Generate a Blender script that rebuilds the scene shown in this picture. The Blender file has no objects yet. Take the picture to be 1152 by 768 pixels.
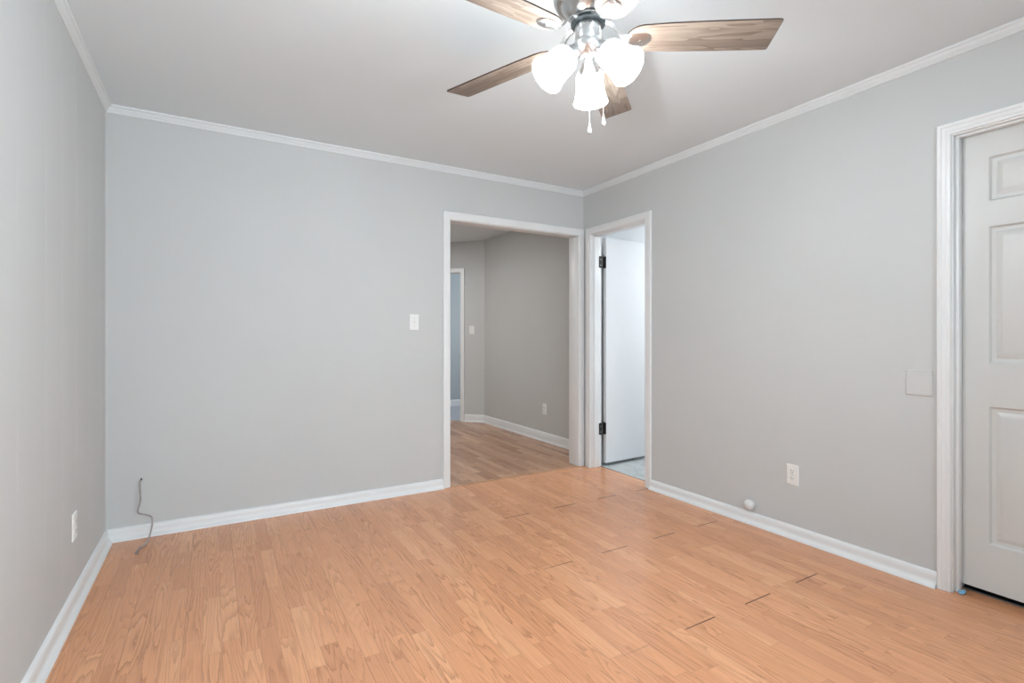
import bpy, bmesh, math, random
from mathutils import Vector, Matrix

random.seed(7)
S = bpy.context.scene
COL = S.collection
PI = math.pi

# ------------------------------------------------------------------ camera
cam_d = bpy.data.cameras.new('camera')
cam = bpy.data.objects.new('camera', cam_d)
COL.objects.link(cam)
cam.location = (-2.8586, -3.5968, 1.143)
cam.rotation_euler = (PI / 2, 0, -0.53205)
cam_d.sensor_width = 36.0
cam_d.lens = 36.0 * 572.46 / 1152
cam_d.shift_y = -(384 - 379.13) / 1152
cam_d.clip_start = 0.02
S.camera = cam

# ------------------------------------------------------------------ world, light, exposure
S.view_settings.view_transform = 'Standard'
S.view_settings.look = 'None'
S.view_settings.gamma = 1.0
S.view_settings.use_curve_mapping = False
S.view_settings.exposure = 0.06

SKY = 9.2
FAN_LAMP = 12.0
SHADE_EMIT = 27.0

w = bpy.data.worlds.new('sky')
S.world = w
w.use_nodes = True
nt = w.node_tree
bg = nt.nodes['Background']
bg.inputs['Color'].default_value = (0.79, 0.91, 1.0, 1)
bg.inputs['Strength'].default_value = SKY


def area(name, loc, rot, sx, sy, power, color=(1, 1, 1), portal=False):
    d = bpy.data.lights.new(name, 'AREA')
    d.shape = 'RECTANGLE'
    d.size, d.size_y = sx, sy
    d.energy = power
    d.color = color
    if portal:
        d.cycles.is_portal = True
    o = bpy.data.objects.new(name, d)
    o.location = loc
    o.rotation_euler = rot
    COL.objects.link(o)
    return o


# unseen windows added behind the camera, in near and right walls, for fill light
NEARY = -4.7
VY0, VY1, WZ0, WZ1 = -4.62, -3.53, 0.55, 2.2
WX0, WX1 = -3.25, -1.35
area('added_near_window_portal', ((WX0 + WX1) / 2, NEARY - 0.13, (WZ0 + WZ1) / 2), (PI / 2, 0, 0), WX1 - WX0, WZ1 - WZ0, 1, portal=True)
area('added_side_window_portal', (0.13, (VY0 + VY1) / 2, (WZ0 + WZ1) / 2), (0, PI / 2, 0), WZ1 - WZ0, VY1 - VY0, 1, portal=True)
area('bathroom_ceiling_lamp_light', (1.55, -1.0, 2.38), (0, 0, 0), 0.9, 0.9, 27, (0.95, 0.98, 1.0))
area('hall_fill_light', (-1.35, 1.9, 2.42), (0, 0, 0), 0.4, 0.4, 23, (1.0, 0.98, 0.96))  # unseen fill light added to brighten the hall, no fixture there
area('bedroom_daylight', (1.9, 3.4, 1.6), (0, PI / 2, 0), 1.2, 1.2, 22, (0.88, 0.94, 1.0))


# ------------------------------------------------------------------ materials
def new_mat(name):
    m = bpy.data.materials.new(name)
    m.use_nodes = True
    t = m.node_tree
    return m, t, t.nodes['Principled BSDF']


def N(t, kind, **kw):
    n = t.nodes.new(kind)
    for k, v in kw.items():
        setattr(n, k, v)
    return n


def L(t, a, b):
    t.links.new(a, b)


def noise(t, vec, scale, detail=3, rough=0.5, dim='3D'):
    n = N(t, 'ShaderNodeTexNoise', noise_dimensions=dim)
    n.inputs['Scale'].default_value = scale
    n.inputs['Detail'].default_value = detail
    n.inputs['Roughness'].default_value = rough
    if vec is not None:
        L(t, vec, n.inputs['Vector'])
    return n


def math_n(t, op, a=None, b=None, c=None):
    n = N(t, 'ShaderNodeMath', operation=op)
    for i, v in enumerate((a, b, c)):
        if v is None:
            continue
        if isinstance(v, (int, float)):
            n.inputs[i].default_value = v
        else:
            L(t, v, n.inputs[i])
    return n.outputs[0]


def mixc(t, fac, a, b, mode='MIX'):
    n = N(t, 'ShaderNodeMix', data_type='RGBA', blend_type=mode)
    if isinstance(fac, (int, float)):
        n.inputs['Factor'].default_value = fac
    else:
        L(t, fac, n.inputs['Factor'])
    for k, v in (('A', a), ('B', b)):
        s = [x for x in n.inputs if x.name == k and x.type == 'RGBA'][0]
        if isinstance(v, tuple):
            s.default_value = (*v, 1) if len(v) == 3 else v
        else:
            L(t, v, s)
    return [x for x in n.outputs if x.type == 'RGBA'][0]


def ramp(t, fac, stops):
    n = N(t, 'ShaderNodeValToRGB')
    els = n.color_ramp.elements
    while len(els) < len(stops):
        els.new(0.5)
    for e, (p, c) in zip(els, stops):
        e.position = p
        e.color = (*c, 1)
    L(t, fac, n.inputs['Fac'])
    return n.outputs['Color']


def plain(name, col, rough=0.5, metal=0.0, var=0.03, scale=6.0, bump=0.0, bscale=300.0, spec=0.5):
    """painted / plastic / metal surface with faint procedural variation"""
    m, t, b = new_mat(name)
    tc = N(t, 'ShaderNodeTexCoord')
    nz = noise(t, tc.outputs['Object'], scale, 3)
    c0 = tuple(max(0, c * (1 - var)) for c in col)
    c1 = tuple(min(1, c * (1 + var)) for c in col)
    L(t, ramp(t, nz.outputs['Fac'], [(0.3, c0), (0.7, c1)]), b.inputs['Base Color'])
    b.inputs['Roughness'].default_value = rough
    b.inputs['Metallic'].default_value = metal
    b.inputs['Specular IOR Level'].default_value = spec
    if bump:
        n2 = noise(t, tc.outputs['Object'], bscale, 2)
        bp = N(t, 'ShaderNodeBump')
        bp.inputs['Strength'].default_value = bump
        bp.inputs['Distance'].default_value = 0.001
        L(t, n2.outputs['Fac'], bp.inputs['Height'])
        L(t, bp.outputs['Normal'], b.inputs['Normal'])
    return m


M = {}
M['wall'] = plain('wall_paint', (0.585, 0.598, 0.594), 0.62, var=0.012, scale=2.0, bump=0.12, bscale=160, spec=0.3)
M['ceil'] = plain('ceiling_paint', (0.765, 0.825, 0.855), 0.8, var=0.012, scale=1.5, bump=0.15, bscale=200, spec=0.2)
M['hallwall'] = plain('hall_paint', (0.56, 0.57, 0.56), 0.62, var=0.012, scale=2.0, bump=0.12, bscale=160, spec=0.3)
M['bluewall'] = plain('bedroom_paint', (0.47, 0.505, 0.52), 0.7, var=0.012, scale=2.0)
M['trim'] = plain('white_trim_paint', (0.79, 0.80, 0.80), 0.35, var=0.015, scale=5.0)
M['crown'] = plain('crown_paint', (0.75, 0.78, 0.79), 0.45, var=0.015, scale=5.0)
M['bath'] = plain('bathroom_paint', (0.80, 0.82, 0.84), 0.6, var=0.01)
M['door'] = plain('door_paint', (0.63, 0.635, 0.62), 0.42, var=0.012, scale=4.0, bump=0.05, bscale=120)
M['plate'] = plain('white_plastic', (0.84, 0.84, 0.82), 0.3, var=0.01)
M['slot'] = plain('dark_slot', (0.03, 0.03, 0.03), 0.6)
M['hinge'] = plain('dark_bronze', (0.035, 0.033, 0.030), 0.38, metal=0.7, var=0.2, scale=60)
M['screw'] = plain('bright_steel', (0.75, 0.75, 0.73), 0.25, metal=1.0)
M['nickel'] = plain('brushed_nickel', (0.64, 0.65, 0.65), 0.28, metal=1.0, var=0.05, scale=30)
M['nickel_dark'] = plain('dark_metal_gap', (0.05, 0.06, 0.065), 0.45, metal=0.6)
M['cord'] = plain('grey_cable', (0.36, 0.33, 0.31), 0.5, var=0.15, scale=40)
M['tape'] = plain('blue_tape', (0.22, 0.44, 0.62), 0.6, var=0.15, scale=80)
M['dark'] = plain('dark_gap', (0.035, 0.04, 0.045), 0.8)
M['strip'] = plain('grey_metal_strip', (0.30, 0.29, 0.28), 0.4, metal=0.3)
M['chain'] = plain('chain_metal', (0.50, 0.50, 0.49), 0.35, metal=0.6)
M['fob'] = plain('clear_white_fob', (0.52, 0.52, 0.51), 0.15)
M['stop'] = plain('white_rubber', (0.74, 0.74, 0.73), 0.5)
M['carpet'] = plain('bedroom_floor', (0.44, 0.45, 0.50), 0.4, var=0.1, scale=8)


def wood_floor(name, tones, dark):
    m, t, b = new_mat(name)
    tc = N(t, 'ShaderNodeTexCoord')
    sep = N(t, 'ShaderNodeSeparateXYZ')
    L(t, tc.outputs['Object'], sep.inputs[0])
    x, y = sep.outputs[0], sep.outputs[1]
    xs = math_n(t, 'DIVIDE', math_n(t, 'ADD', x, 0.148), 0.06233)
    si = math_n(t, 'FLOOR', xs)
    sf = math_n(t, 'FRACT', xs)
    bi = math_n(t, 'FLOOR', math_n(t, 'DIVIDE', math_n(t, 'ADD', x, 0.148), 0.187))
    bf = math_n(t, 'FRACT', math_n(t, 'DIVIDE', math_n(t, 'ADD', x, 0.148), 0.187))
    even = math_n(t, 'SUBTRACT', 1.0, math_n(t, 'FLOORED_MODULO', bi, 2.0))
    jy = math_n(t, 'DIVIDE', math_n(t, 'ADD', math_n(t, 'ADD', y, 1.515), math_n(t, 'MULTIPLY', even, 0.71)), 1.42)
    ji = math_n(t, 'ROUND', jy)
    jd = math_n(t, 'MULTIPLY', math_n(t, 'ABSOLUTE', math_n(t, 'SUBTRACT', jy, ji)), 1.42)   # metres to the end joint
    # random numbers
    wn = N(t, 'ShaderNodeTexWhiteNoise', noise_dimensions='1D')
    L(t, si, wn.inputs['W'])
    v = math_n(t, 'ADD', math_n(t, 'DIVIDE', y, 0.46), math_n(t, 'MULTIPLY', wn.outputs['Value'], 7.3))
    ci = math_n(t, 'FLOOR', v)
    cf = math_n(t, 'FRACT', v)
    cmb = N(t, 'ShaderNodeCombineXYZ')
    L(t, si, cmb.inputs[0])
    L(t, ci, cmb.inputs[1])
    wc = N(t, 'ShaderNodeTexWhiteNoise', noise_dimensions='3D')
    L(t, cmb.outputs[0], wc.inputs['Vector'])
    rnd = wc.outputs['Value']
    cj = N(t, 'ShaderNodeCombineXYZ')
    L(t, bi, cj.inputs[0])
    L(t, ji, cj.inputs[1])
    wj = N(t, 'ShaderNodeTexWhiteNoise', noise_dimensions='3D')
    L(t, cj.outputs[0], wj.inputs['Vector'])
    # cathedral grain: contour lines of a stretched noise, shifted per stave
    gv = N(t, 'ShaderNodeCombineXYZ')
    L(t, math_n(t, 'MULTIPLY', x, 13.0), gv.inputs[0])
    L(t, math_n(t, 'MULTIPLY', y, 1.0), gv.inputs[1])
    L(t, math_n(t, 'MULTIPLY', rnd, 91.0), gv.inputs[2])
    gn = noise(t, gv.outputs[0], 1.0, 1.2, 0.35)
    gn2 = noise(t, gv.outputs[0], 7.0, 2.0, 0.5)
    rings = math_n(t, 'FRACT', math_n(t, 'MULTIPLY_ADD', gn.outputs['Fac'], 17.0, math_n(t, 'MULTIPLY', gn2.outputs['Fac'], 0.9)))
    ringl = math_n(t, 'POWER', rings, 3.2)
    fv = N(t, 'ShaderNodeCombineXYZ')
    L(t, math_n(t, 'MULTIPLY', x, 210.0), fv.inputs[0])
    L(t, math_n(t, 'MULTIPLY', y, 5.0), fv.inputs[1])
    L(t, math_n(t, 'MULTIPLY', rnd, 37.0), fv.inputs[2])
    fn = noise(t, fv.outputs[0], 1.0, 2.0, 0.6)
    base = ramp(t, rnd, [(0.0, tones[0]), (0.35, tones[1]), (0.7, tones[2]), (1.0, tones[3])])
    wc2 = N(t, 'ShaderNodeSeparateColor')
    L(t, wc.outputs['Color'], wc2.inputs[0])
    gamt = math_n(t, 'MULTIPLY', ringl, math_n(t, 'MULTIPLY_ADD', wc2.outputs[1], 0.52, 0.20))
    c1 = mixc(t, gamt, base, dark)
    finef = N(t, 'ShaderNodeMapRange')
    L(t, fn.outputs['Fac'], finef.inputs['Value'])
    finef.inputs['From Min'].default_value = 0.48
    finef.inputs['From Max'].default_value = 0.78
    finef.inputs['To Max'].default_value = 0.42
    c2 = mixc(t, finef.outputs[0], c1, (0.42, 0.180, 0.085))
    # stave seams
    edge = math_n(t, 'MINIMUM', sf, math_n(t, 'SUBTRACT', 1.0, sf))
    e1 = math_n(t, 'LESS_THAN', edge, 0.022)
    cedge = math_n(t, 'LESS_THAN', math_n(t, 'MINIMUM', cf, math_n(t, 'SUBTRACT', 1.0, cf)), 0.0030)
    seam = math_n(t, 'MULTIPLY', math_n(t, 'MAXIMUM', e1, cedge), 0.22)
    c3 = mixc(t, seam, c2, (0.27, 0.12, 0.06))
    # board seams and opened end joints
    be = math_n(t, 'LESS_THAN', math_n(t, 'MINIMUM', bf, math_n(t, 'SUBTRACT', 1.0, bf)), 0.006)
    c4 = mixc(t, math_n(t, 'MULTIPLY', be, 0.25), c3, (0.20, 0.09, 0.05))
    right = N(t, 'ShaderNodeMapRange')
    L(t, x, right.inputs['Value'])
    right.inputs['From Min'].default_value = -1.62
    right.inputs['From Max'].default_value = -1.15
    inroom = math_n(t, 'MULTIPLY', math_n(t, 'LESS_THAN', y, -0.3), math_n(t, 'GREATER_THAN', y, math_n(t, 'MULTIPLY_ADD', math_n(t, 'GREATER_THAN', x, -0.335), 0.7, -2.6)))
    amt = math_n(t, 'MULTIPLY', math_n(t, 'MULTIPLY_ADD', wj.outputs['Value'], 0.3, 0.75), math_n(t, 'MULTIPLY', right.outputs[0], inroom))
    inset = math_n(t, 'LESS_THAN', math_n(t, 'ABSOLUTE', math_n(t, 'SUBTRACT', bf, 0.5)), 0.47)
    jl = math_n(t, 'MULTIPLY', math_n(t, 'MULTIPLY', math_n(t, 'LESS_THAN', jd, 0.0034), inset), amt)
    c5 = mixc(t, jl, c4, (0.045, 0.022, 0.014))
    L(t, c5, b.inputs['Base Color'])
    rr = N(t, 'ShaderNodeMapRange')
    L(t, fn.outputs['Fac'], rr.inputs['Value'])
    rr.inputs['To Min'].default_value = 0.20
    rr.inputs['To Max'].default_value = 0.31
    L(t, rr.outputs[0], b.inputs['Roughness'])
    b.inputs['Specular IOR Level'].default_value = 0.5
    hgt = math_n(t, 'ADD', math_n(t, 'MULTIPLY', ringl, -0.25), math_n(t, 'MULTIPLY', fn.outputs['Fac'], -0.3))
    bp = N(t, 'ShaderNodeBump')
    bp.inputs['Strength'].default_value = 0.10
    bp.inputs['Distance'].default_value = 0.0006
    L(t, hgt, bp.inputs['Height'])
    L(t, bp.outputs['Normal'], b.inputs['Normal'])
    return m


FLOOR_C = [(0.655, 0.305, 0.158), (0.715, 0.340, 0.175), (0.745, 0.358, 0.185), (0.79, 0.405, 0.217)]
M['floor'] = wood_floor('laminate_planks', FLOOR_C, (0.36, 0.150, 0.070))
M['hallfloor_dim'] = wood_floor('dimmed_hall_laminate', [(0.36, 0.185, 0.108), (0.50, 0.272, 0.160), (0.57, 0.325, 0.195), (0.70, 0.430, 0.270)], (0.20, 0.092, 0.048))  # same laminate; the hall's dimmer light is put into darker, more varied tones


def blade_wood():
    m, t, b = new_mat('weathered_oak_blade')
    tc = N(t, 'ShaderNodeTexCoord')
    oi = N(t, 'ShaderNodeObjectInfo')
    sep = N(t, 'ShaderNodeSeparateXYZ')
    L(t, tc.outputs['Object'], sep.inputs[0])
    cv = N(t, 'ShaderNodeCombineXYZ')
    L(t, math_n(t, 'MULTIPLY', sep.outputs[0], 3.0), cv.inputs[0])
    L(t, math_n(t, 'MULTIPLY', sep.outputs[1], 24.0), cv.inputs[1])
    L(t, math_n(t, 'MULTIPLY', oi.outputs['Random'], 60.0), cv.inputs[2])
    g = noise(t, cv.outputs[0], 1.0, 2.0, 0.5)
    rings = math_n(t, 'POWER', math_n(t, 'FRACT', math_n(t, 'MULTIPLY', g.outputs['Fac'], 6.0)), 1.8)
    cv2 = N(t, 'ShaderNodeCombineXYZ')
    L(t, math_n(t, 'MULTIPLY', sep.outputs[0], 9.0), cv2.inputs[0])
    L(t, math_n(t, 'MULTIPLY', sep.outputs[1], 150.0), cv2.inputs[1])
    L(t, oi.outputs['Random'], cv2.inputs[2])
    f = noise(t, cv2.outputs[0], 1.0, 3.0, 0.6)
    base = ramp(t, g.outputs['Fac'], [(0.3, (0.205, 0.155, 0.122)), (0.5, (0.305, 0.243, 0.195)), (0.7, (0.385, 0.315, 0.258))])
    c = mixc(t, math_n(t, 'MULTIPLY', rings, 0.75), base, (0.13, 0.090, 0.066))
    fr = N(t, 'ShaderNodeMapRange')
    L(t, f.outputs['Fac'], fr.inputs['Value'])
    fr.inputs['From Min'].default_value = 0.45
    fr.inputs['From Max'].default_value = 0.75
    fr.inputs['To Max'].default_value = 0.7
    c = mixc(t, fr.outputs[0], c, (0.18, 0.135, 0.105))
    L(t, c, b.inputs['Base Color'])
    b.inputs['Roughness'].default_value = 0.5
    return m


M['blade'] = blade_wood()
M['blade_edge'] = plain('dark_blade_edge', (0.06, 0.04, 0.03), 0.6)


def tile_floor():
    m, t, b = new_mat('grey_marble_vinyl')
    tc = N(t, 'ShaderNodeTexCoord')
    n1 = noise(t, tc.outputs['Object'], 9.0, 6, 0.65)
    n2 = noise(t, n1.outputs['Color'], 4.0, 4, 0.6)
    L(t, ramp(t, n2.outputs['Fac'], [(0.3, (0.36, 0.40, 0.41)), (0.5, (0.52, 0.55, 0.55)), (0.7, (0.66, 0.68, 0.67))]), b.inputs['Base Color'])
    b.inputs['Roughness'].default_value = 0.35
    return m


M['tile'] = tile_floor()


def shade_glass():
    m, t, b = new_mat('lit_frosted_glass')
    tc = N(t, 'ShaderNodeTexCoord')
    nz = noise(t, tc.outputs['Object'], 20, 2)
    b.inputs['Base Color'].default_value = (0.9, 0.9, 0.88, 1)
    b.inputs['Roughness'].default_value = 0.4
    L(t, ramp(t, nz.outputs['Fac'], [(0.3, (0.93, 0.97, 1.0)), (0.7, (0.96, 0.99, 1.0))]), b.inputs['Emission Color'])
    b.inputs['Emission Strength'].default_value = SHADE_EMIT
    return m


M['shade'] = shade_glass()


def pane_glass():
    m, t, b = new_mat('window_glass')
    t.nodes.remove(b)
    out = [n for n in t.nodes if n.type == 'OUTPUT_MATERIAL'][0]
    tr = N(t, 'ShaderNodeBsdfTransparent')
    gl = N(t, 'ShaderNodeBsdfGlossy')
    gl.inputs['Roughness'].default_value = 0.02
    mx = N(t, 'ShaderNodeMixShader')
    fr = N(t, 'ShaderNodeFresnel')
    L(t, math_n(t, 'MULTIPLY', fr.outputs[0], 0.8), mx.inputs[0])
    L(t, tr.outputs[0], mx.inputs[1])
    L(t, gl.outputs[0], mx.inputs[2])
    L(t, mx.outputs[0], out.inputs['Surface'])
    return m


M['glass'] = pane_glass()


# ------------------------------------------------------------------ mesh helpers
class MB:
    def __init__(self):
        self.bm = bmesh.new()

    def face(self, pts, mi=0):
        vs = [self.bm.verts.new(p) for p in pts]
        f = self.bm.faces.new(vs)
        f.material_index = mi
        return f

    def box(self, x0, x1, y0, y1, z0, z1, bevel=0.0, mat=None, mi=0):
        b = bmesh.new()
        v = [b.verts.new((x, y, z)) for x in (x0, x1) for y in (y0, y1) for z in (z0, z1)]
        for q in ((0, 1, 3, 2), (4, 6, 7, 5), (0, 4, 5, 1), (2, 3, 7, 6), (0, 2, 6, 4), (1, 5, 7, 3)):
            b.faces.new([v[i] for i in q])
        if bevel:
            bmesh.ops.bevel(b, geom=b.edges[:], offset=bevel, segments=2, profile=0.5, affect='EDGES')
        self.merge(b, mat, mi)
        return self

    def merge(self, b, mat=None, mi=0):
        if mat is not None:
            bmesh.ops.transform(b, matrix=mat, verts=b.verts[:])
        bmesh.ops.recalc_face_normals(b, faces=b.faces[:])
        mp = {}
        for v in b.verts:
            mp[v] = self.bm.verts.new(v.co)
        for f in b.faces:
            nf = self.bm.faces.new([mp[v] for v in f.verts])
            nf.material_index = mi
        b.free()

    def lathe(self, prof, seg=32, mat=None, cap0=True, cap1=True, mi=0):
        """prof: list of (r, z); revolved round z"""
        b = bmesh.new()
        rings = []
        for r, z in prof:
            if r < 1e-6:
                rings.append([b.verts.new((0, 0, z))])
            else:
                rings.append([b.verts.new((r * math.cos(2 * PI * i / seg), r * math.sin(2 * PI * i / seg), z)) for i in range(seg)])
        for a, c in zip(rings, rings[1:]):
            for i in range(seg):
                j = (i + 1) % seg
                if len(a) == 1 and len(c) == 1:
                    continue
                if len(a) == 1:
                    b.faces.new((a[0], c[i], c[j]))
                elif len(c) == 1:
                    b.faces.new((a[i], a[j], c[0]))
                else:
                    b.faces.new((a[i], a[j], c[j], c[i]))
        if cap0 and len(rings[0]) > 1:
            b.faces.new(rings[0])
        if cap1 and len(rings[-1]) > 1:
            b.faces.new(rings[-1])
        self.merge(b, mat, mi)
        return self

    def tube(self, pts, r, seg=8, mi=0):
        b = bmesh.new()
        pts = [Vector(p) for p in pts]
        rings = []
        up = Vector((0.3, 0.2, 0.93)).normalized()
        for i, p in enumerate(pts):
            a = pts[max(i - 1, 0)]
            c = pts[min(i + 1, len(pts) - 1)]
            d = (c - a).normalized()
            if abs(d.dot(up)) > 0.95:
                u = d.cross(Vector((1, 0, 0))).normalized()
            else:
                u = d.cross(up).normalized()
            if rings:
                u = (pu - d * pu.dot(d)).normalized()
            pu = u
            v = d.cross(u)
            rr = r[i] if isinstance(r, (list, tuple)) else r
            rings.append([b.verts.new(p + (u * math.cos(2 * PI * k / seg) + v * math.sin(2 * PI * k / seg)) * rr) for k in range(seg)])
        for a, c in zip(rings, rings[1:]):
            for i in range(seg):
                j = (i + 1) % seg
                b.faces.new((a[i], a[j], c[j], c[i]))
        b.faces.new(rings[0])
        b.faces.new(rings[-1])
        self.merge(b, None, mi)
        return self

    def prism(self, outline, z0, z1, mat=None, bevel=0.0, mi=0):
        """outline (x, y) extruded z0..z1"""
        b = bmesh.new()
        bot = [b.verts.new((x, y, z0)) for x, y in outline]
        top = [b.verts.new((x, y, z1)) for x, y in outline]
        b.faces.new(bot)
        b.faces.new(top)
        n = len(outline)
        for i in range(n):
            j = (i + 1) % n
            b.faces.new((bot[i], bot[j], top[j], top[i]))
        if bevel:
            eds = [e for f in b.faces if len(f.verts) == n for e in f.edges]
            bmesh.ops.bevel(b, geom=list(set(eds)), offset=bevel, segments=2, profile=0.5, affect='EDGES')
        self.merge(b, mat, mi)
        return self

    def build(self, name, mat, parent=None, smooth=35):
        me = bpy.data.meshes.new(name)
        bmesh.ops.recalc_face_normals(self.bm, faces=self.bm.faces[:])
        self.bm.to_mesh(me)
        self.bm.free()
        for mm in (mat if isinstance(mat, (list, tuple)) else [mat]):
            me.materials.append(mm)
        if smooth:
            me.shade_smooth()
            me.set_sharp_from_angle(angle=math.radians(smooth))
        o = bpy.data.objects.new(name, me)
        COL.objects.link(o)
        if parent is not None:
            o.parent = parent
        return o


def struct(o, label=None):
    o['kind'] = 'structure'
    if label:
        o['label'] = label
    return o


def tag(o, label, cat, group=None):
    o['label'] = label
    o['category'] = cat
    if group:
        o['group'] = group
    return o


def empty(name, loc, rz=0.0):
    o = bpy.data.objects.new(name, None)
    o.empty_display_size = 0.05
    o.location = loc
    o.rotation_euler = (0, 0, rz)
    COL.objects.link(o)
    return o


def moulding(mb, prof, p0, p1, n, m0=0, m1=0, zoff=0.0):
    """sweep profile (out, z) along the wall line p0 -> p1; n = direction into the room;
    m0 / m1 = +1 mitre for an inside corner at that end, -1 outside, 0 square"""
    p0, p1, n = Vector((*p0, 0)), Vector((*p1, 0)), Vector((*n, 0))
    d = (p1 - p0).normalized()
    a = [mb.bm.verts.new(p0 + n * o + d * (o * m0) + Vector((0, 0, z + zoff))) for o, z in prof]
    b = [mb.bm.verts.new(p1 + n * o - d * (o * m1) + Vector((0, 0, z + zoff))) for o, z in prof]
    k = len(prof)
    for i in range(k):
        j = (i + 1) % k
        mb.bm.faces.new((a[i], a[j], b[j], b[i]))
    mb.bm.faces.new(a)
    mb.bm.faces.new(b)


def casing(mb, prof, u0, u1, ztop, mat, zbot=0.0, legs=(True, True), clip0=None):
    """door casing in a local plane: u along the wall, w out of the wall, z up. prof: (across, out)
    with across = 0 at the opening edge.  mat maps (u, w, z) to the world."""
    k = len(prof)

    def V(u, w_, z):
        return mb.bm.verts.new(mat @ Vector((u, w_, z)))

    l0 = [V(u0 - a, w_, zbot) for a, w_ in prof]
    l1 = [V(u0 - a, w_, ztop + a) for a, w_ in prof]
    r1 = [V(u1 + a, w_, ztop + a) for a, w_ in prof]
    r0 = [V(u1 + a, w_, zbot) for a, w_ in prof]
    seq = [l0, l1, r1, r0]
    for A, B in zip(seq, seq[1:]):
        for i in range(k):
            j = (i + 1) % k
            mb.bm.faces.new((A[i], A[j], B[j], B[i]))
    mb.bm.faces.new(l0)
    mb.bm.faces.new(r0)


def frame(origin, u, wdir):
    """4x4 mapping (u, w, z) -> world"""
    u, wd = Vector(u), Vector(wdir)
    m = Matrix.Identity(4)
    m.col[0] = (*u, 0)
    m.col[1] = (*wd, 0)
    m.col[2] = (0, 0, 1, 0)
    m.col[3] = (*origin, 1)
    return m


# ------------------------------------------------------------------ the shell
W = 3.3723
H = 2.44
TH = 0.12
DY0, DY1 = -0.112, -0.757          # small door clear opening (far, near)
DZ = 2.035
BY0, BY1 = -2.636, -3.42           # big door clear opening
BZ = 2.045
OX0, OX1 = -1.290, -0.066          # wide opening in the back wall
OZ = 2.040

FL = MB()
FL.box(-W - TH, 0.105, NEARY - TH, -0.001, -0.1, 0.0)
floor = struct(FL.build('floor', M['floor']))
FL = MB()
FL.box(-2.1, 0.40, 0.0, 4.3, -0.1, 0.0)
struct(FL.build('floor_hall', M['hallfloor_dim']))

CE = MB()
CE.box(-W - TH, 2.5, NEARY - TH, 4.4, H, H + 0.1)
ceiling = struct(CE.build('ceiling', M['ceil']))

b = MB()
b.box(-W - TH, -W, NEARY - TH, TH, -0.1, H)
# faint painted-over panel joints
for yj in (-2.62, -2.38, -2.05, -1.83, -1.486, -1.177, -0.95, -0.707, -0.43, -0.152):
    b.prism([(-W - 0.001, yj - 0.003), (-W + 0.0004, yj - 0.0012), (-W + 0.0004, yj + 0.0012), (-W - 0.001, yj + 0.003)], 0.0, H)
struct(b.build('wall_left', M['wall'], smooth=0))

b = MB()
b.box(-W, -3.0045, 0, TH, -0.1, H)
b.box(-3.0045, -3.0020, 0.0016, TH, -0.1, H)      # open panel seam
b.box(-3.0020, OX0 - 0.016, 0, TH, -0.1, H)
b.box(OX0 - 0.016, OX1 + 0.016, 0, TH, OZ + 0.016, H)
b.box(OX1 + 0.016, 0.12, 0, TH, -0.1, H)
struct(b.build('wall_back', M['wall'], smooth=0))

b = MB()
b.box(0, TH, DY0 + 0.016, 0.0, -0.1, H)
b.box(0, TH, DY1 - 0.016, DY0 + 0.016, DZ + 0.016, H)
b.box(0, TH, BY0 + 0.016, DY1 - 0.016, -0.1, H)
b.box(0, TH, BY1 - 0.016, BY0 + 0.016, BZ + 0.016, H)
b.box(0, TH, VY1, BY1 - 0.016, -0.1, H)
b.box(0, TH, VY0, VY1, -0.1, WZ0)
b.box(0, TH, VY0, VY1, WZ1, H)
b.box(0, TH, NEARY - TH, VY0, -0.1, H)
struct(b.build('wall_right', M['wall'], smooth=0))

b = MB()
b.box(-W, WX0, NEARY - TH, NEARY, -0.1, H)
b.box(WX1, 0, NEARY - TH, NEARY, -0.1, H)
b.box(WX0, WX1, NEARY - TH, NEARY, -0.1, WZ0)
b.box(WX0, WX1, NEARY - TH, NEARY, WZ1, H)
struct(b.build('wall_near', M['wall'], smooth=0))

# frames and panes of the unseen double windows added for fill daylight
fw_ = 0.05
VM, WM = (VY0 + VY1) / 2, (WX0 + WX1) / 2
win = MB()
for (y0, y1, z0, z1) in ((VY0, VY1, WZ0, WZ0 + fw_), (VY0, VY1, WZ1 - fw_, WZ1), (VY0, VY0 + fw_, WZ0 + fw_, WZ1 - fw_), (VY1 - fw_, VY1, WZ0 + fw_, WZ1 - fw_), (VM - 0.02, VM + 0.02, WZ0 + fw_, WZ1 - fw_)):
    win.box(0.03, 0.09, y0, y1, z0, z1, 0.004)
added_window = struct(win.build('added_window_1', M['trim']))
p = MB()
p.box(0.060, 0.064, VY0 + fw_ - 0.005, VY1 - fw_ + 0.005, WZ0 + fw_ - 0.005, WZ1 - fw_ + 0.005)
p.build('added_window_pane', M['glass'], added_window, smooth=0)
win = MB()
for (x0, x1, z0, z1) in ((WX0, WX1, WZ0, WZ0 + fw_), (WX0, WX1, WZ1 - fw_, WZ1), (WX0, WX0 + fw_, WZ0 + fw_, WZ1 - fw_), (WX1 - fw_, WX1, WZ0 + fw_, WZ1 - fw_), (WM - 0.03, WM + 0.03, WZ0 + fw_, WZ1 - fw_)):
    win.box(x0, x1, NEARY - 0.09, NEARY - 0.03, z0, z1, 0.004)
added_window = struct(win.build('added_window_2', M['trim']))
p = MB()
p.box(WX0 + fw_ - 0.005, WX1 - fw_ + 0.005, NEARY - 0.064, NEARY - 0.060, WZ0 + fw_ - 0.005, WZ1 - fw_ + 0.005)
p.build('added_window_pane', M['glass'], added_window, smooth=0)

# ---- rooms seen through the openings
HX = 0.285
b = MB()
b.box(HX, 0.40, TH, 2.47, -0.1, H)
struct(b.build('wall_hall_right', M['hallwall'], smooth=0))
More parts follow.
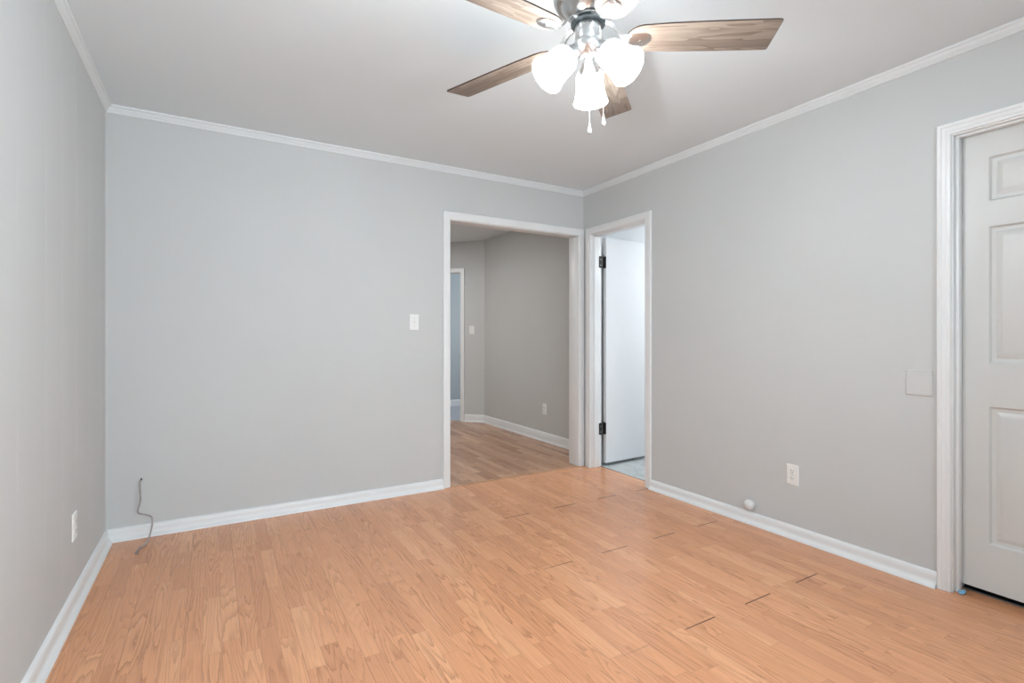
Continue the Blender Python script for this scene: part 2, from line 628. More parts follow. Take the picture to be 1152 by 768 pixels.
# diagonal hall wall with its door
P0 = Vector((HX, 2.47, 0))
UD = Vector((-math.sqrt(0.5), math.sqrt(0.5), 0))
ND = Vector((-math.sqrt(0.5), -math.sqrt(0.5), 0))      # towards the hall
DG = frame(P0, UD, ND)
s0, s1, HZ = 0.345, 1.105, 2.015
b = MB()
b.box(-0.03, s0 - 0.016, -0.10, 0, -0.1, H, mat=DG)
b.box(s0 - 0.016, s1 + 0.016, -0.10, 0, HZ + 0.016, H, mat=DG)
b.box(s1 + 0.016, 2.6, -0.10, 0, -0.1, H, mat=DG)
struct(b.build('wall_hall_far', M['hallwall'], smooth=0))
b = MB()
b.box(-2.1, -1.98, TH, 4.3, -0.1, H)
struct(b.build('wall_hall_left', M['hallwall'], smooth=0))
b = MB()
b.box(-2.1, 2.5, 4.2, 4.32, -0.1, H)
struct(b.build('wall_bedroom_far', M['bluewall'], smooth=0))
b = MB()
b.box(0.36, 2.5, 2.47, 2.57, -0.1, H)
struct(b.build('wall_bedroom_near', M['bluewall'], smooth=0))
b = MB()
b.box(2.4, 2.5, 2.57, 4.2, -0.1, H)
struct(b.build('wall_bedroom_right', M['bluewall'], smooth=0))
b = MB()
q0, q1 = DG @ Vector((0.0, -0.05, 0)), DG @ Vector((2.45, -0.05, 0))
b.prism([(q0.x, q0.y), (2.45, 2.52), (2.45, 4.25), (q1.x, 4.25), (q1.x, q1.y)], -0.05, 0.003)
struct(b.build('floor_bedroom', M['carpet'], smooth=0))
b = MB()
b.box(0.12, 2.4, 0.0, 0.12, -0.1, H)
struct(b.build('wall_bathroom_far', M['bath'], smooth=0))
b = MB()
b.box(2.3, 2.4, -1.9, 0.0, -0.1, H)
struct(b.build('wall_bathroom_right', M['bath'], smooth=0))
b = MB()
b.box(0.12, 2.4, -1.9, -1.8, -0.1, H)
struct(b.build('wall_bathroom_near', M['bath'], smooth=0))
b = MB()
b.box(0.1055, 2.35, -1.85, 0.0, -0.1, -0.002)
struct(b.build('floor_bathroom', M['tile'], smooth=0))
# unseen box added behind the panelled door; blocks light, dark-coloured for the gap's shade
b = MB()
b.box(0.105, 1.0, -3.6, -2.4, -0.1, -0.004)
b.box(0.95, 1.0, -3.6, -2.4, -0.004, H)
b.box(0.12, 0.95, -3.6, -3.55, -0.004, H)
b.box(0.12, 0.95, -2.45, -2.4, -0.004, H)
struct(b.build('dark_backing_box', M['dark'], smooth=0))

# ------------------------------------------------------------------ mouldings
BASE = [(0, 0), (0.037, 0), (0.036, 0.006), (0.030, 0.013), (0.022, 0.019), (0.0175, 0.025), (0.0165, 0.034), (0.016, 0.046), (0.015, 0.054),
        (0.012, 0.061), (0.007, 0.067), (0.0, 0.069)]
CROWN = [(0, -0.044), (0.006, -0.044), (0.0085, -0.041), (0.009, -0.037), (0.0065, -0.034), (0.009, -0.031), (0.012, -0.0285), (0.0115, -0.0255), (0.015, -0.0225),
         (0.017, -0.017), (0.021, -0.0125), (0.0265, -0.011), (0.0285, -0.008), (0.0285, 0.0), (0, 0.0)]

b = MB()
moulding(b, BASE, (-W, NEARY), (-W, 0), (1, 0), 1, 1)
struct(b.build('baseboard_left', M['trim']))
b = MB()
moulding(b, BASE, (-W, 0), (OX0 - 0.064, 0), (0, -1), 1, 0)
struct(b.build('baseboard_back', M['trim']))
b = MB()
moulding(b, BASE, (0, DY1 - 0.064), (0, BY0 + 0.056), (-1, 0))
moulding(b, BASE, (0, BY1 - 0.064), (0, NEARY), (-1, 0), 0, 1)
struct(b.build('baseboard_right', M['trim']))
b = MB()
moulding(b, BASE, (-W, NEARY), (0, NEARY), (0, 1), 1, 1)
struct(b.build('baseboard_near', M['trim']))
HBASE = [(0, 0), (0.022, 0), (0.020, 0.010), (0.014, 0.018), (0.013, 0.030), (0.0125, 0.085), (0.009, 0.094), (0.004, 0.099), (0, 0.10)]
b = MB()
moulding(b, HBASE, (HX, TH), (HX, 2.47), (-1, 0), 0, 0.41)
struct(b.build('baseboard_hall_right', M['trim']))
b = MB()
e = P0 + UD * (s0 - 0.066)
moulding(b, HBASE, (P0.x, P0.y), (e.x, e.y), (ND.x, ND.y), 0.41, 0)
struct(b.build('baseboard_hall_far', M['trim']))
b = MB()
moulding(b, HBASE, (-1.9, 4.2), (2.4, 4.2), (0, -1))
struct(b.build('baseboard_bedroom', M['trim']))

for nm, a0, a1, nn in (('trim_crown_left', (-W, NEARY), (-W, 0), (1, 0)), ('trim_crown_back', (-W, 0), (0, 0), (0, -1)),
                       ('trim_crown_right', (0, 0), (0, NEARY), (-1, 0)), ('trim_crown_near', (0, NEARY), (-W, NEARY), (0, 1))):
    b = MB()
    moulding(b, CROWN, a0, a1, nn, 1, 1, H)
    struct(b.build(nm, M['crown'], smooth=25))
# caulk bead in the back left corner
b = MB()
b.prism([(-W - 0.001, 0.001), (-W + 0.009, 0.001), (-W + 0.004, -0.004), (-W - 0.001, -0.010)], 0.066, H - 0.04)
struct(b.build('trim_corner_left', M['wall']))

FLAT = [(0, 0), (0, 0.012), (0.003, 0.0155), (0.008, 0.017), (0.048, 0.018), (0.055, 0.0165), (0.058, 0.012), (0.058, 0)]
COLO = [(0, 0), (0, 0.009), (0.003, 0.0115), (0.012, 0.0125), (0.014, 0.0125), (0.018, 0.0105), (0.023, 0.0135), (0.034, 0.0150), (0.038, 0.0135), (0.042, 0.0170),
        (0.052, 0.0190), (0.056, 0.0175), (0.0575, 0.013), (0.0575, 0)]
# wide opening
b = MB()
casing(b, FLAT, OX0 - 0.005, OX1 + 0.005, OZ + 0.005, frame((0, 0, 0), (1, 0, 0), (0, -1, 0)))
struct(b.build('trim_1', M['trim']))
b = MB()
b.box(OX0 - 0.016, OX0, 0, TH, 0, OZ, 0.0015)
b.box(OX1, OX1 + 0.016, 0, TH, 0, OZ, 0.0015)
b.box(OX0 - 0.016, OX1 + 0.016, 0, TH, OZ, OZ + 0.016, 0.0015)
struct(b.build('trim_2', M['trim']))
b = MB()
casing(b, FLAT, OX0 - 0.005, OX1 + 0.005, OZ + 0.005, frame((0, TH, 0), (1, 0, 0), (0, 1, 0)))
struct(b.build('trim_3', M['trim']))
# small door
b = MB()
casing(b, FLAT, -(DY0 + 0.005), -(DY1 - 0.005), DZ + 0.005, frame((0, 0, 0), (0, -1, 0), (-1, 0, 0)))
struct(b.build('trim_4', M['trim']))
b = MB()
b.box(0, TH - 0.008, DY0, DY0 + 0.016, 0, DZ, 0.0015)
b.box(0, TH, DY1 - 0.016, DY1, 0, DZ, 0.0015)
b.box(0, TH, DY1 - 0.016, DY0 + 0.016, DZ, DZ + 0.016, 0.0015)
b.box(0.022, 0.058, DY0 - 0.009, DY0, 0, DZ - 0.009, 0.002)      # stop
b.box(0.022, 0.058, DY1, DY1 + 0.009, 0, DZ - 0.009, 0.002)
b.box(0.022, 0.058, DY1, DY0, DZ - 0.009, DZ, 0.002)
jamb_small = struct(b.build('trim_5', M['trim']))
# big door
b = MB()
casing(b, [(a * 0.87, o) for a, o in COLO], -(BY0 + 0.006), -(BY1 - 0.006), BZ + 0.006, frame((0, 0, 0), (0, -1, 0), (-1, 0, 0)))
struct(b.build('trim_6', M['trim'], smooth=20))
b = MB()
b.box(0, TH, BY0, BY0 + 0.016, 0, BZ, 0.0015)
b.box(0, TH, BY1 - 0.016, BY1, 0, BZ, 0.0015)
b.box(0, TH, BY1 - 0.016, BY0 + 0.016, BZ, BZ + 0.016, 0.0015)
b.box(0.018, 0.053, BY0 - 0.014, BY0, 0, BZ - 0.010, 0.003)
b.box(0.018, 0.053, BY1, BY1 + 0.010, 0, BZ - 0.010, 0.003)
b.box(0.018, 0.053, BY1, BY0, BZ - 0.010, BZ, 0.003)
struct(b.build('trim_7', M['trim']))
# hall door
b = MB()
casing(b, FLAT, s0 - 0.005, s1 + 0.005, HZ + 0.005, DG)
struct(b.build('trim_8', M['trim']))
b = MB()
b.box(s0 - 0.016, s0, -0.10, 0, 0, HZ, 0.0015, DG)
b.box(s1, s1 + 0.016, -0.10, 0, 0, HZ, 0.0015, DG)
b.box(s0 - 0.016, s1 + 0.016, -0.10, 0, HZ, HZ + 0.016, 0.0015, DG)
jamb_hall = struct(b.build('trim_9', M['trim']))
b = MB()
b.box(s0 - 0.001, s0 + 0.0015, -0.030, 0.004, 0.855, 0.915, 0.001, DG)
sp = b.build('strike_plate', M['hinge'], jamb_hall)
sp['label'] = 'small dark strike plate on the hall door jamb'
# floor transition strips
b = MB()
b.prism([(OX0, -0.022), (OX1, -0.022), (OX1, -0.002), (OX0, -0.002)], -0.001, 0.0035, bevel=0.0012)
M['tstrip'] = plain('tan_transition_strip', (0.50, 0.275, 0.150), 0.4, var=0.15, scale=14)
struct(b.build('trim_10', M['tstrip']))
b = MB()
b.prism([(0.090, BY1), (0.104, BY1), (0.104, BY0), (0.090, BY0)], -0.001, 0.004, bevel=0.001)
struct(b.build('trim_11', M['strip']))
b = MB()
b.prism([(0.101, DY1), (0.108, DY1), (0.108, DY0), (0.101, DY0)], -0.001, 0.0015, bevel=0.0005)
struct(b.build('trim_12', M['dark']))


# ------------------------------------------------------------------ doors
def panel_door(x_front, thick, y0, y1, z0, z1):
    """six-panel door, panels pressed into the face towards -X; y0 > y1"""
    mb = MB()
    st, mid = 0.098, 0.10
    pw = ((y0 - y1) - 2 * st - mid) / 2
    cols = [(y0 - st, y0 - st - pw), (y1 + st + pw, y1 + st)]
    rows = [(1.932, 1.732), (1.628, 1.024), (0.844, 0.236)]
    ys = sorted({y0, y1, *[v for c in cols for v in c]}, reverse=True)
    zs = sorted({z0, z1, *[v for r in rows for v in r]})
    for i in range(len(ys) - 1):
        for k in range(len(zs) - 1):
            ya, yb, za, zb = ys[i], ys[i + 1], zs[k], zs[k + 1]
            is_p = any(abs(c[0] - ya) < 1e-6 for c in cols) and any(abs(r[1] - za) < 1e-6 for r in rows)
            if not is_p:
                mb.face([(x_front, ya, za), (x_front, yb, za), (x_front, yb, zb), (x_front, ya, zb)])
            else:
                loops = []
                for ins, dep in ((0, 0), (0.004, 0.001), (0.011, 0.011), (0.015, 0.012), (0.026, 0.012), (0.030, 0.0105), (0.048, 0.003), (0.052, 0.002)):
                    loops.append([(x_front + dep, ya - ins, za + ins), (x_front + dep, yb + ins, za + ins), (x_front + dep, yb + ins, zb - ins), (x_front + dep, ya - ins, zb - ins)])
                for A, B in zip(loops, loops[1:]):
                    for q in range(4):
                        r = (q + 1) % 4
                        mb.face([A[q], A[r], B[r], B[q]])
                mb.face(loops[-1])
    xb = x_front + thick
    mb.face([(xb, y0, z0), (xb, y1, z0), (xb, y1, z1), (xb, y0, z1)])
    for (ya, yb, za, zb) in ((y0, y0, z0, z1), (y1, y1, z0, z1)):
        mb.face([(x_front, ya, za), (xb, ya, za), (xb, ya, zb), (x_front, ya, zb)])
    for z in (z0, z1):
        mb.face([(x_front, y0, z), (xb, y0, z), (xb, y1, z), (x_front, y1, z)])
    bmesh.ops.remove_doubles(mb.bm, verts=mb.bm.verts[:], dist=1e-5)
    return mb


mb = panel_door(0.055, 0.035, BY0 - 0.003, BY1 + 0.003, 0.036, BZ - 0.004)
door1 = struct(mb.build('door_1', M['door'], smooth=20), 'closed white six panel door at the right edge of the room')
# knob on the far stile, beyond the right edge of the frame
k = MB()
k.lathe([(0.030, 0), (0.031, 0.004), (0.026, 0.009), (0.011, 0.012), (0.010, 0.030), (0.020, 0.036), (0.026, 0.046), (0.025, 0.056), (0.016, 0.063), (0, 0.065)], 28,
        Matrix.Translation((0.055, BY1 + 0.065, 0.94)) @ Matrix.Rotation(-PI / 2, 4, 'Y'))
k.build('door_knob', M['nickel'], door1)

# small slab door, swung into the bathroom, hinged at the far jamb
HINGE = Vector((0.133, DY0 + 0.010, 0))
ang = math.radians(3.2)
D2 = Matrix.Translation(HINGE) @ Matrix.Rotation(ang, 4, 'Z')
mb = MB()
mb.box(0.018, 0.018 + 0.61, -0.028, 0.007, 0.025, 2.028, 0.002, D2)
door2 = struct(mb.build('door_2', M['bath']), 'plain white slab door swung open into the bathroom')
for zc in (1.808, 0.332):
    hb = MB()
    zl, zh = zc - 0.052, zc + 0.052
    # jamb leaf, knuckles, door leaf
    hb.prism([(0.084, zl + 0.006), (0.090, zl), (0.116, zl), (0.116, zh), (0.090, zh), (0.084, zh - 0.006)], 0, 0.002,
             Matrix(((1, 0, 0, 0), (0, 0, -1, DY0), (0, 1, 0, 0), (0, 0, 0, 1))))
    for q in range(5):
        a0 = zl + q * (zh - zl) / 5
        hb.lathe([(0.0055, a0 + 0.0008), (0.0055, a0 + (zh - zl) / 5 - 0.0008)], 14, Matrix.Translation((HINGE.x - 0.004, HINGE.y - 0.014, 0)))
    hb.lathe([(0.004, zh), (0.0065, zh + 0.001), (0.0065, zh + 0.004), (0.003, zh + 0.012), (0, zh + 0.013)], 14, Matrix.Translation((HINGE.x - 0.004, HINGE.y - 0.014, 0)))
    hb.prism([(-0.028, zl), (0.004, zl), (0.006, zl + 0.004), (0.006, zh - 0.004), (0.004, zh), (-0.028, zh)], 0.0158, 0.018,
             D2 @ Matrix(((0, 0, 1, 0), (1, 0, 0, 0), (0, 1, 0, 0), (0, 0, 0, 1))))
    h = hb.build('hinge', M['hinge'], door2)
    h['label'] = 'dark bronze butt hinge'
    sb = MB()
    for zz in (-0.028, 0.022):
        sb.lathe([(0.0045, 0), (0.004, 0.0012), (0, 0.0015)], 12, Matrix.Translation((0.104, DY0 - 0.002, zc + zz)) @ Matrix.Rotation(PI / 2, 4, 'X'))
    sb.build('screw', M['screw'], h)

# ------------------------------------------------------------------ ceiling fan
FX, FY = -1.690, -2.153
fan = empty('ceiling_fan', (FX, FY, H))
tag(fan, 'brushed nickel ceiling fan with five wood-grain blades and three lit glass shades', 'ceiling fan')


def at_fan(mb, name, mat, parent=fan, smooth=35):
    """parts modelled round the fan's axis with z in world height"""
    o = mb.build(name, mat, parent, smooth)
    if parent is fan:
        o.location = (0, 0, -H)
    return o


b = MB()
b.lathe([(0.0, 2.439), (0.088, 2.439), (0.092, 2.434), (0.090, 2.420), (0.080, 2.412), (0.078, 2.404), (0, 2.404)], 48)
at_fan(b, 'ceiling_canopy', M['nickel'])
b = MB()
b.lathe([(0.0, 2.408), (0.085, 2.408), (0.112, 2.400), (0.124, 2.388), (0.127, 2.372), (0.124, 2.352), (0.114, 2.338), (0.106, 2.334), (0.098, 2.334),
         (0.092, 2.328), (0.086, 2.318), (0.074, 2.304), (0.060, 2.294), (0.054, 2.291), (0.052, 2.287), (0, 2.287)], 56)
at_fan(b, 'motor_housing', M['nickel'])
b = MB()
b.lathe([(0, 2.290), (0.046, 2.290), (0.046, 2.281), (0.060, 2.280), (0.062, 2.276), (0.062, 2.269), (0.058, 2.266), (0.046, 2.265), (0.044, 2.258), (0, 2.258)], 48)
at_fan(b, 'flywheel', M['nickel_dark'])
b = MB()
b.lathe([(0, 2.262), (0.047, 2.262), (0.0485, 2.259), (0.0485, 2.214), (0.046, 2.209), (0.044, 2.203), (0, 2.203)], 48)
for i in range(3):
    a = math.radians(20 + 120 * i)
    b.lathe([(0.0035, 0), (0.0035, 0.002), (0, 0.003)], 10, Matrix.Translation((0.048 * math.cos(a), 0.048 * math.sin(a), 2.236)) @ Matrix.Rotation(a, 4, 'Z') @ Matrix.Rotation(PI / 2, 4, 'Y'))
at_fan(b, 'switch_housing', M['nickel'])
b = MB()
b.lathe([(0, 2.206), (0.042, 2.206), (0.053, 2.201), (0.058, 2.192), (0.0575, 2.183), (0.050, 2.171), (0.034, 2.161), (0.012, 2.157), (0.009, 2.153), (0.006, 2.147), (0, 2.145)], 40)
at_fan(b, 'light_fitter', M['nickel'])

BP = math.radians(-11.1)
PH0 = math.radians(-33.1)
ZB = 2.2175


def blade_mesh():
    r0, r1 = 0.135, 0.66
    pts = []
    # rounded root
    for i in range(17):
        a = PI / 2 + PI * i / 16
        pts.append((r0 + 0.062 + 0.062 * math.cos(a), 0.060 * math.sin(a) if True else 0))
    lo = [(r0 + 0.16, -0.0655), (r0 + 0.30, -0.0685), (r1 - 0.02, -0.070), (r1 - 0.006, -0.0698), (r1, -0.065)]
    pts += lo
    pts += [(x, -y) for x, y in reversed(lo)]
    return pts


bl = MB()
bl.prism(blade_mesh(), -0.003, 0.003, bevel=0.0012)
bl.bm.normal_update()
for f in bl.bm.faces:
    if abs(f.normal.z) < 0.5 or f.calc_area() < 1e-3:
        f.material_index = 1
blade0 = bl.build('fan_blade', [M['blade'], M['blade_edge']], fan)


def iron_mesh():
    mb = MB()
    # (r, z rel. blade plane, half width, twist fraction)
    path = [(0.052, 0.056, 0.016, 0), (0.066, 0.057, 0.016, 0), (0.080, 0.053, 0.015, 0), (0.095, 0.040, 0.014, 0.1), (0.110, 0.020, 0.015, 0.4), (0.124, 0.004, 0.016, 0.8),
            (0.138, -0.0045, 0.022, 1), (0.155, -0.0060, 0.028, 1), (0.175, -0.0065, 0.031, 1), (0.195, -0.0065, 0.030, 1), (0.210, -0.0060, 0.025, 1), (0.219, -0.0055, 0.017, 1), (0.223, -0.0050, 0.007, 1)]
    rings = []
    for r, z, hw, tw in path:
        ring = []
        for (s, up) in ((-1, 0.55), (-1, -0.3), (-0.55, -1), (0, -1.35), (0.55, -1), (1, -0.3), (1, 0.55), (0, 0.75)):
            y = s * hw
            ring.append(mb.bm.verts.new((r, y, z + up * 0.0036 + math.tan(BP) * y * tw)))
        rings.append(ring)
    for A, B in zip(rings, rings[1:]):
        for i in range(8):
            j = (i + 1) % 8
            mb.bm.faces.new((A[i], A[j], B[j], B[i]))
    mb.bm.faces.new(rings[0])
    mb.bm.faces.new(rings[-1])
    return mb


iron0 = iron_mesh().build('blade_iron', M['nickel'], fan, smooth=60)
sm = MB()
for (r, y) in ((0.185, 0.0),):
    sm.lathe([(0.0050, 0), (0.0045, -0.0016), (0.002, -0.0026), (0, -0.0028)], 12, Matrix.Translation((r, y, -0.0102 + math.tan(BP) * y)))
scr0 = sm.build('blade_screw', M['screw'], iron0)
for i in range(5):
    a = PH0 + i * 2 * PI / 5
    if i == 0:
        bo, io, so = blade0, iron0, scr0
    else:
        bo, io, so = blade0.copy(), iron0.copy(), scr0.copy()
        for o in (bo, io, so):
            COL.objects.link(o)
        bo.parent = fan
        io.parent = fan
        so.parent = io
    bo.matrix_local = Matrix.Translation((0, 0, ZB - H)) @ Matrix.Rotation(a, 4, 'Z') @ Matrix.Rotation(BP, 4, 'X')
    io.matrix_local = Matrix.Translation((0, 0, ZB - H)) @ Matrix.Rotation(a, 4, 'Z')

# three arms, cups, glass shades
AZ0 = math.radians(47.5)
TILT = math.radians(45)


def shade_frame(a):
    """local z runs down the lamp's axis, origin at the arm's root"""
    d = Vector((math.cos(a) * math.sin(TILT), math.sin(a) * math.sin(TILT), -math.cos(TILT)))
    u = Vector((-math.sin(a), math.cos(a), 0))
    v = d.cross(u)
    m = Matrix.Identity(4)
    m.col[0] = (*u, 0)
    m.col[1] = (*v, 0)
    m.col[2] = (*d, 0)
    m.col[3] = (0.030 * math.cos(a), 0.030 * math.sin(a), 2.192 - H, 1)
    return m


cup = MB()
cup.lathe([(0, 0), (0.013, 0), (0.0135, 0.018), (0.018, 0.022), (0.022, 0.030), (0.030, 0.052), (0.0385, 0.070), (0.0395, 0.074), (0.038, 0.074), (0.024, 0.050), (0, 0.046)], 36)
cup0 = cup.build('shade_holder', M['nickel'], fan)
sh = MB()
outer = [(0.0360, 0.070), (0.0440, 0.074), (0.0490, 0.084), (0.0510, 0.100), (0.0525, 0.120), (0.0545, 0.140), (0.0575, 0.158), (0.0615, 0.172), (0.0655, 0.181), (0.0665, 0.185), (0.0655, 0.187)]
inner = [(0.0625, 0.185), (0.0580, 0.172), (0.0540, 0.158), (0.0510, 0.140), (0.0490, 0.120), (0.0475, 0.100), (0.0455, 0.086), (0.0410, 0.078), (0.0360, 0.074)]
sh.lathe(outer + inner + [outer[0]], 44, cap0=False, cap1=False)
sh0 = sh.build('lamp_shade', M['shade'], fan, smooth=50)
M['bulb'] = M['shade']
bb = MB()
bb.lathe([(0, 0.050), (0.014, 0.050), (0.014, 0.075), (0.018, 0.085), (0.026, 0.105), (0.029, 0.120), (0.026, 0.136), (0.016, 0.147), (0, 0.150)], 24)
bb0 = bb.build('light_bulb', M['bulb'], sh0)
for i in range(3):
    a = AZ0 + i * 2 * PI / 3
    if i == 0:
        co, so, bo = cup0, sh0, bb0
    else:
        co, so, bo = cup0.copy(), sh0.copy(), bb0.copy()
        for o in (co, so, bo):
            COL.objects.link(o)
        co.parent = fan
        so.parent = fan
        bo.parent = so
    co.matrix_local = shade_frame(a)
    so.matrix_local = shade_frame(a)
    ld = bpy.data.lights.new('fan_bulb_light', 'POINT')
    ld.energy = FAN_LAMP
    ld.color = (0.88, 0.96, 1.0)
    ld.shadow_soft_size = 0.03
    lo = bpy.data.objects.new('fan_bulb_light', ld)
    COL.objects.link(lo)
    lo.parent = fan
    lo.matrix_local = shade_frame(a) @ Matrix.Translation((0, 0, 0.186))

# pull chains
for (dx, dy, zt, zb) in ((-0.026, -0.040, 2.212, 1.897), (0.046, -0.030, 2.212, 1.945)):
    c = MB()
    n = int((zt - zb) / 0.006)
    hx, hy = dx * 0.9, dy * 0.9
    c.tube([(hx, hy, zt + 0.01), (dx, dy, zt + 0.004), (dx, dy, zt - 0.01), (dx, dy, zb)], 0.0010, 6)
    for q in range(n):
        z = zt - 0.004 - q * 0.006
        c.lathe([(0, z + 0.0019), (0.0013, z + 0.0011), (0.0017, z), (0.0013, z - 0.0011), (0, z - 0.0019)], 6, Matrix.Translation((dx, dy, 0)))
    ch = at_fan(c, 'pull_chain', M['chain'])
    f = MB()
    f.lathe([(0, zb + 0.002), (0.0022, zb), (0.0026, zb - 0.004), (0.0042, zb - 0.012), (0.0068, zb - 0.024), (0.0076, zb - 0.032), (0.0062, zb - 0.038), (0.003, zb - 0.041), (0, zb - 0.0415)], 20,
            Matrix.Translation((dx, dy, 0)))
    f.build('chain_pendant', M['fob'], ch)


# ------------------------------------------------------------------ wall plates
def plate_box(mb, w_, h_, t_, mat):
    o = [(-w_ / 2, -h_ / 2), (w_ / 2, -h_ / 2), (w_ / 2, h_ / 2), (-w_ / 2, h_ / 2)]
    b_ = bmesh.new()
    lo = [b_.verts.new((x, y, 0)) for x, y in o]
    l1 = [b_.verts.new((x, y, t_ * 0.45)) for x, y in o]
    s = 0.004
    l2 = [b_.verts.new((x - math.copysign(s, x), y - math.copysign(s, y), t_)) for x, y in o]
    for A, B in ((lo, l1), (l1, l2)):
        for i in range(4):
            j = (i + 1) % 4
            b_.faces.new((A[i], A[j], B[j], B[i]))
    b_.faces.new(l2)
    b_.faces.new(lo)
    mb.merge(b_, mat)


def wall_mat(normal):
    """local x along the wall, y up, z out of the wall"""
    n = Vector(normal)
    y = Vector((0, 0, 1))
    x = y.cross(n)
    m = Matrix.Identity(4)
    m.col[0] = (*x, 0)
    m.col[1] = (*y, 0)
    m.col[2] = (*n, 0)
    return m


def outlet(name, loc, normal, label, group=None):
    root = empty(name, loc)
    tag(root, label, 'outlet', 'duplex wall outlets')
    R = wall_mat(normal)
    mb = MB()
    plate_box(mb, 0.072, 0.116, 0.006, R)
    mb.build('cover_plate', M['plate'], root, smooth=20)
    for zc in (0.0205, -0.0205):
        rc = MB()
        o = []
        for i in range(24):
            a = 2 * PI * i / 24
            o.append((0.0172 * math.cos(a), max(-0.0135, min(0.0135, 0.0172 * math.sin(a))) + zc))
        rc.prism(o, 0.005, 0.0078, R, bevel=0.0006)
        r = rc.build('receptacle', M['plate'], root)
        sl = MB()
        sl.box(-0.0078, -0.0052, zc - 0.002, zc + 0.0075, 0.0074, 0.0082, mat=R)
        sl.box(0.0052, 0.0074, zc - 0.001, zc + 0.0068, 0.0074, 0.0082, mat=R)
        sl.lathe([(0.0026, 0.0074), (0.0026, 0.0082)], 12, R @ Matrix.Translation((0, zc - 0.0075, 0)))
        sl.build('slot', M['slot'], r)
    sc = MB()
    sc.lathe([(0.003, 0.006), (0.0028, 0.0075), (0, 0.0078)], 12, R)
    sc.build('plate_screw', M['screw'], root)
    return root


def light_switch(name, loc, normal, label):
    root = empty(name, loc)
    tag(root, label, 'light switch', 'toggle light switches')
    R = wall_mat(normal)
    mb = MB()
    plate_box(mb, 0.072, 0.117, 0.006, R)
    mb.build('cover_plate', M['plate'], root, smooth=20)
    tg = MB()
    tg.box(-0.006, 0.006, -0.0125, 0.0125, 0.005, 0.0072, 0.0008, R)
    tg.prism([(0.006, -0.006), (0.017, 0.004), (0.018, 0.010), (0.006, 0.008)], -0.0042, 0.0042,
             R @ Matrix(((0, 0, 1, 0), (0, 1, 0, 0), (1, 0, 0, 0), (0, 0, 0, 1))), bevel=0.001)
    tg.build('toggle', M['plate'], root)
    for zz in (0.030, -0.030):
        sc = MB()
        sc.lathe([(0.003, 0.006), (0.0028, 0.0072), (0, 0.0075)], 12, R @ Matrix.Translation((0, zz, 0)))
        sc.build('plate_screw', M['screw'], root)
    return root


light_switch('light_switch', (-1.579, 0, 1.253), (0, -1, 0), 'white toggle light switch on the back wall left of the wide opening')
sw = P0 + UD * 0.178
light_switch('light_switch', (sw.x, sw.y, 1.240), ND, 'white toggle light switch in the hall beside the narrow doorway')
outlet('wall_outlet', (-W, -0.756, 0.331), (1, 0, 0), 'white duplex outlet low on the left wall')
outlet('wall_outlet', (0, -1.905, 0.358), (-1, 0, 0), 'white duplex outlet with dark slots low on the right wall near the round stop')
outlet('wall_outlet', (HX, 1.038, 0.354), (-1, 0, 0), 'white duplex outlet low on the hall wall seen through the wide opening')

bp_ = empty('blank_wall_plate', (0, -2.508, 0.930))
tag(bp_, 'blank two-gang cover plate painted wall colour beside the panelled door', 'wall plate')
mb = MB()
plate_box(mb, 0.104, 0.120, 0.007, wall_mat((-1, 0, 0)))
M['blank'] = plain('painted_plate', (0.60, 0.61, 0.605), 0.4, var=0.01)
mb.build('cover_plate', M['blank'], bp_, smooth=20)
for (u, v) in ((0.0, 0.042), (0.0, -0.042)):
    sc = MB()
    sc.lathe([(0.0035, 0.0065), (0.0032, 0.0080), (0, 0.0083)], 12, wall_mat((-1, 0, 0)) @ Matrix.Translation((u, v, 0)))
    sc.build('plate_screw', M['blank'], bp_)

# ------------------------------------------------------------------ round door stop above the right baseboard
ds = empty('door_stop', (0, -1.643, 0.116))
tag(ds, 'round white door stop knob on the right wall just above the baseboard', 'door stop')
RX = Matrix.Rotation(-PI / 2, 4, 'Y')
mb = MB()
mb.lathe([(0.024, 0.0), (0.024, 0.003), (0.019, 0.006), (0.014, 0.008), (0.014, 0.014), (0, 0.014)], 28, RX)
mb.build('mounting_stem', M['stop'], ds)
mb = MB()
mb.lathe([(0, 0.011), (0.016, 0.011), (0.026, 0.013), (0.0305, 0.018), (0.0315, 0.024), (0.029, 0.032), (0.023, 0.039), (0.014, 0.044), (0.006, 0.046), (0, 0.0462)], 32, RX)
mb.build('bumper', M['stop'], ds)

# ------------------------------------------------------------------ cable from the back wall
def smooth_path(pts, n=8):
    out = []
    P = [Vector(p) for p in pts]
    for i in range(len(P) - 1):
        a, b_, c, d = P[max(i - 1, 0)], P[i], P[i + 1], P[min(i + 2, len(P) - 1)]
        for k in range(n):
            t = k / n
            out.append(0.5 * ((2 * b_) + (c - a) * t + (2 * a - 5 * b_ + 4 * c - d) * t * t + (3 * b_ - 3 * c + d - a) * t ** 3))
    out.append(P[-1])
    return out


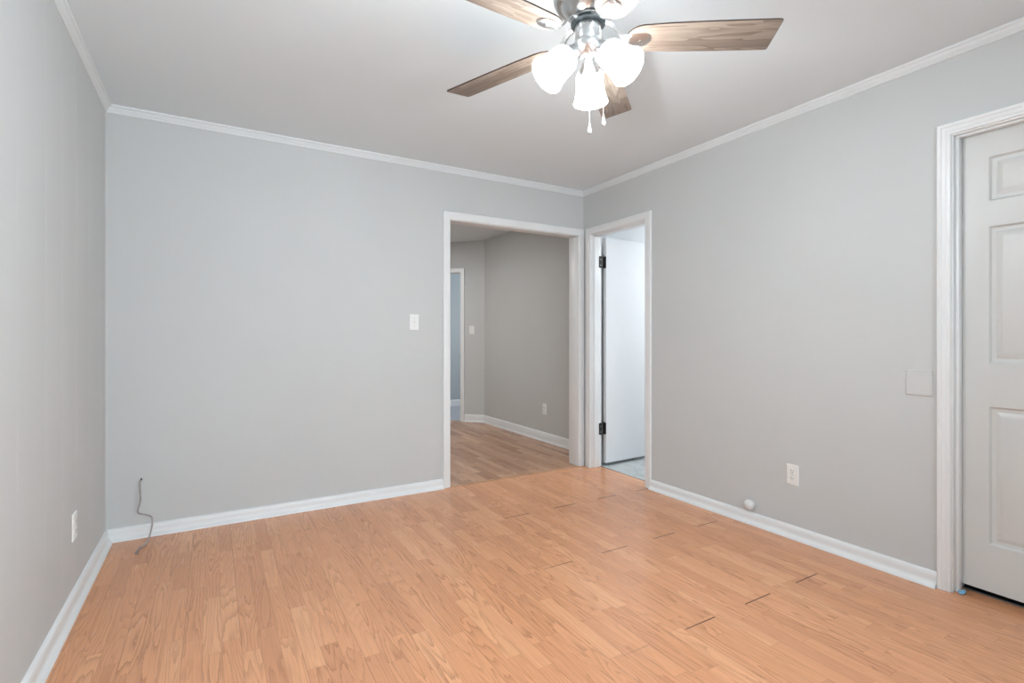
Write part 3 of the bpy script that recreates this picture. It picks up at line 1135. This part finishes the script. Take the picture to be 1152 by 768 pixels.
cb = empty('loose_cable', (-3.212, -0.01, 0.32))
tag(cb, 'thin grey cable hanging from a hole in the back wall to the floor', 'cable')
CP = [(-3.213, 0.03, 0.324), (-3.213, -0.006, 0.322), (-3.215, -0.022, 0.302), (-3.212, -0.030, 0.262), (-3.210, -0.040, 0.215), (-3.220, -0.052, 0.170), (-3.215, -0.065, 0.152),
      (-3.180, -0.080, 0.143), (-3.152, -0.092, 0.125), (-3.152, -0.105, 0.080), (-3.162, -0.125, 0.030), (-3.172, -0.150, 0.0065), (-3.192, -0.205, 0.0045), (-3.208, -0.262, 0.0045), (-3.203, -0.282, 0.0045)]
mb = MB()
mb.tube(smooth_path(CP, 6), 0.0042, 8)
wire = mb.build('cable_sheath', M['cord'], cb)
wire.location = (3.212, 0.01, -0.32)
mb = MB()
for k, off in enumerate((-0.002, 0.002)):
    mb.tube([(-3.203 + off, -0.280, 0.0045), (-3.201 + off * 2, -0.290, 0.005), (-3.197 + off * 3, -0.297, 0.004)], 0.0012, 6)
bare = mb.build('bare_wire_end', M['hinge'], cb)
bare.location = (3.212, 0.01, -0.32)
hole = MB()
hole.prism([(0.006 * math.cos(2 * PI * i / 14) * (0.8 + 0.3 * random.random()), 0.009 * math.sin(2 * PI * i / 14) * (0.8 + 0.3 * random.random())) for i in range(14)], -0.001, 0.0008,
           Matrix.Translation((-3.211, 0, 0.326)) @ wall_mat((0, -1, 0)))
ho = hole.build('wall_hole', M['slot'], smooth=0)
tag(ho, 'small dark hole in the back wall where the cable comes out', 'hole')

# ------------------------------------------------------------------ scrap of blue tape at the panelled door's jamb
tp = MB()
random.seed(3)
for i in range(4):
    a = 0.5 + i * 0.8
    mt = Matrix.Translation((0.012 + 0.004 * i, -2.657 - 0.002 * i, 0.006 + 0.002 * i)) @ Matrix.Rotation(a, 4, 'Z') @ Matrix.Rotation(0.5 * (-1) ** i, 4, 'X')
    tp.box(-0.012, 0.012, -0.006, 0.006, -0.004, 0.003, 0.002, mt)
to = tp.build('tape_scrap', M['tape'])
tag(to, 'crumpled scrap of blue tape on the floor at the panelled door jamb', 'tape')
